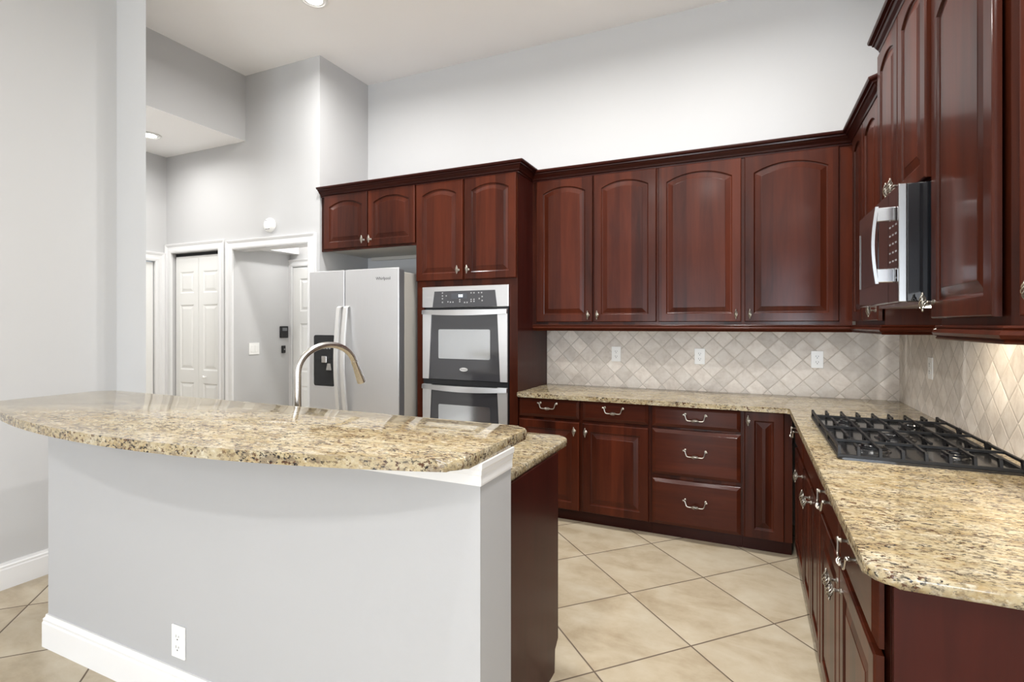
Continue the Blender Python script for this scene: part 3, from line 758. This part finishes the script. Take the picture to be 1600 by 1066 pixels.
ls = [[(p[0] - .010, p[1] - .005, p[2]), (p[0] + .010, p[1] - .005, p[2]), (p[0] + .010, p[1] + .005, p[2]), (p[0] - .010, p[1] + .005, p[2])] for p in pts]
MB().loops(ls).build('handle', M['chrome'], cp, smooth=True)
for zz in (z0 + .072, z1 - .072 - .050):
    MB().box(hx - .008, hx + .008, -.058, .0, zz, zz + .050, .003).build('handle_mount', M['chrome'], cp)
b = MB()
for r_ in range(7):
    for c_ in range(3): b.box(MWW - .135 + c_ * .042, MWW - .120 + c_ * .042, -.0012, .001, z0 + .085 + r_ * .032, z0 + .091 + r_ * .032)
b.build('keypad_marks', M['icon'], cp)
MB().box(.04, MWW - .04, .07, .38, z0 - .008, z0 + .002).build('bottom_vent', M['chromerough'], t)
MB().box(MWW - .42, MWW - .28, .16, .23, z0 - .011, z0 - .007).build('hood_lamp', M['minilamp'], t)
area('hood_lamp_glow', (MWW - .35, .195, z0 - .02), (0, 0, 0), .12, .06, 1.5, (1, .86, .66), spread=R(150), parent=t)

# unseen puck lamp added under the cabinet to brighten the tiles below
t = thing('added_puck_light', 'added unseen puck light under the cabinet right of the microwave', 'fill light', (.76, 1.78, 1.405))
MB().lathe([(.035, 0), (.035, -.012), (.028, -.016), (.001, -.016)], n=24).build('housing', M['plate'], t, smooth=True)
MB().lathe([(.026, -.0158), (.024, -.018), (.001, -.018)], n=24).build('lens', M['minilamp'], t)
area('added_puck_glow', (0, 0, -.025), (0, 0, 0), .05, .05, 1.6, (1, .87, .68), 'DISK', parent=t)

# ------------------------------------------------------------------ cooktop
t = thing('gas_cooktop', 'black five-burner gas cooktop set into the granite', 'cooktop', (.30, 2.255, .911))
CX, CY = .535, .90
MB().prism(rounded([(0, 0, .02), (CX, 0, .02), (CX, CY, .02), (0, CY, .02)], 0), 0, .009, .003).build('cooktop_pan', M['ironpan'], t)
for bx, by, r in ((.14, .17, .048), (.40, .17, .04), (.27, .45, .06), (.14, .73, .04), (.40, .73, .048)):
    k = MB().lathe([(r * 1.25, .008), (r * 1.2, .014), (r, .018), (r, .024), (r * .9, .026)], (bx, by, 0), n=28).build('burner', M['ironpan'], t, smooth=True)
    MB().lathe([(r * .82, .025), (r * .86, .030), (r * .8, .035), (.002, .036)], (bx, by, 0), n=28).build('burner_cap', M['ironpan'], k, smooth=True)
secs = 3; sl = (CY - .01) / secs
for sct in range(secs):
    ya, yb_ = .005 + sct * sl + .002, .005 + (sct + 1) * sl - .002
    b = MB(); bw = .0045; zt0, zt1 = .039, .048
    # foot rails along the section ends
    for yy in (ya, yb_):
        b.box(.0, CX, yy - .006, yy + .006, .010, .020)
    xs = [i * CX / 8 for i in range(9)]
    ym = (ya + yb_) / 2
    b.box(.004, CX - .004, ym - bw, ym + bw, zt0, zt1)
    for i, x in enumerate(xs):
        x = min(max(x, .006), CX - .006)
        full = i % 2 == 0
        for yy, s in ((ya, 1), (yb_, -1)):
            # upright with an inward slant, then the bar
            e = ym if full else yy + s * .085
            b.loops([[(x - bw, yy - s * .006, .010), (x + bw, yy - s * .006, .010), (x + bw, yy + s * .010, .010), (x - bw, yy + s * .010, .010)],
                     [(x - bw, yy - s * .002, zt1 - .004), (x + bw, yy - s * .002, zt1 - .004), (x + bw, yy + s * .020, zt0), (x - bw, yy + s * .020, zt0)],
                     [(x - bw, yy + s * .003, zt1 + .003), (x + bw, yy + s * .003, zt1 + .003), (x + bw, yy + s * .022, zt1), (x - bw, yy + s * .022, zt1)]])
            y0_, y1_ = sorted((yy + s * .012, e)); b.box(x - bw, x + bw, y0_, y1_, zt0, zt1)
    for x in (.006, CX - .006): b.box(x - .006, x + .006, ya, yb_, .010, .020)
    b.build('grate', M['iron'], t)

# ------------------------------------------------------------------ faucet
t = thing('kitchen_faucet', 'brushed nickel gooseneck faucet on the island worktop', 'faucet', (-1.80, 1.70, .914), R(-2))
MB().lathe([(.027, 0), (.027, .006), (.022, .012), (.019, .05), (.0165, .09)], n=24).build('base', M['nickel'], t, smooth=True)
ra = .175; top = .282
pts = [(0, 0, .08), (0, 0, .16), (0, 0, .24), (0, 0, top - .005)]
for i in range(0, 21):
    a = pi - (pi * .92) * i / 20; pts.append((0, ra + ra * cos(a), top + .118 * sin(a)))
MB().tube(pts, .0145, 16).build('spout', M['nickel'], t, smooth=True)
e, e0 = Vector(pts[-1]), Vector(pts[-2]); dr = (e - e0).normalized()
MB().tube([e - dr * .004, e + dr * .006, e + dr * .012, e + dr * .03, e + dr * .095, e + dr * .118, e + dr * .121], [.0150, .0165, .0150, .0158, .0210, .0218, .0195], 18).build('spray_head', M['nickel'], t, smooth=True)
MB().lathe([(.010, 0), (.010, .03), (.012, .035), (.002, .04)], (.0, 0, .06), 'x', 14).tube([(.035, 0, .06), (.06, -.01, .085), (.085, -.02, .12)], [.006, .005, .006], 8).build('lever', M['nickel'], t, smooth=True)
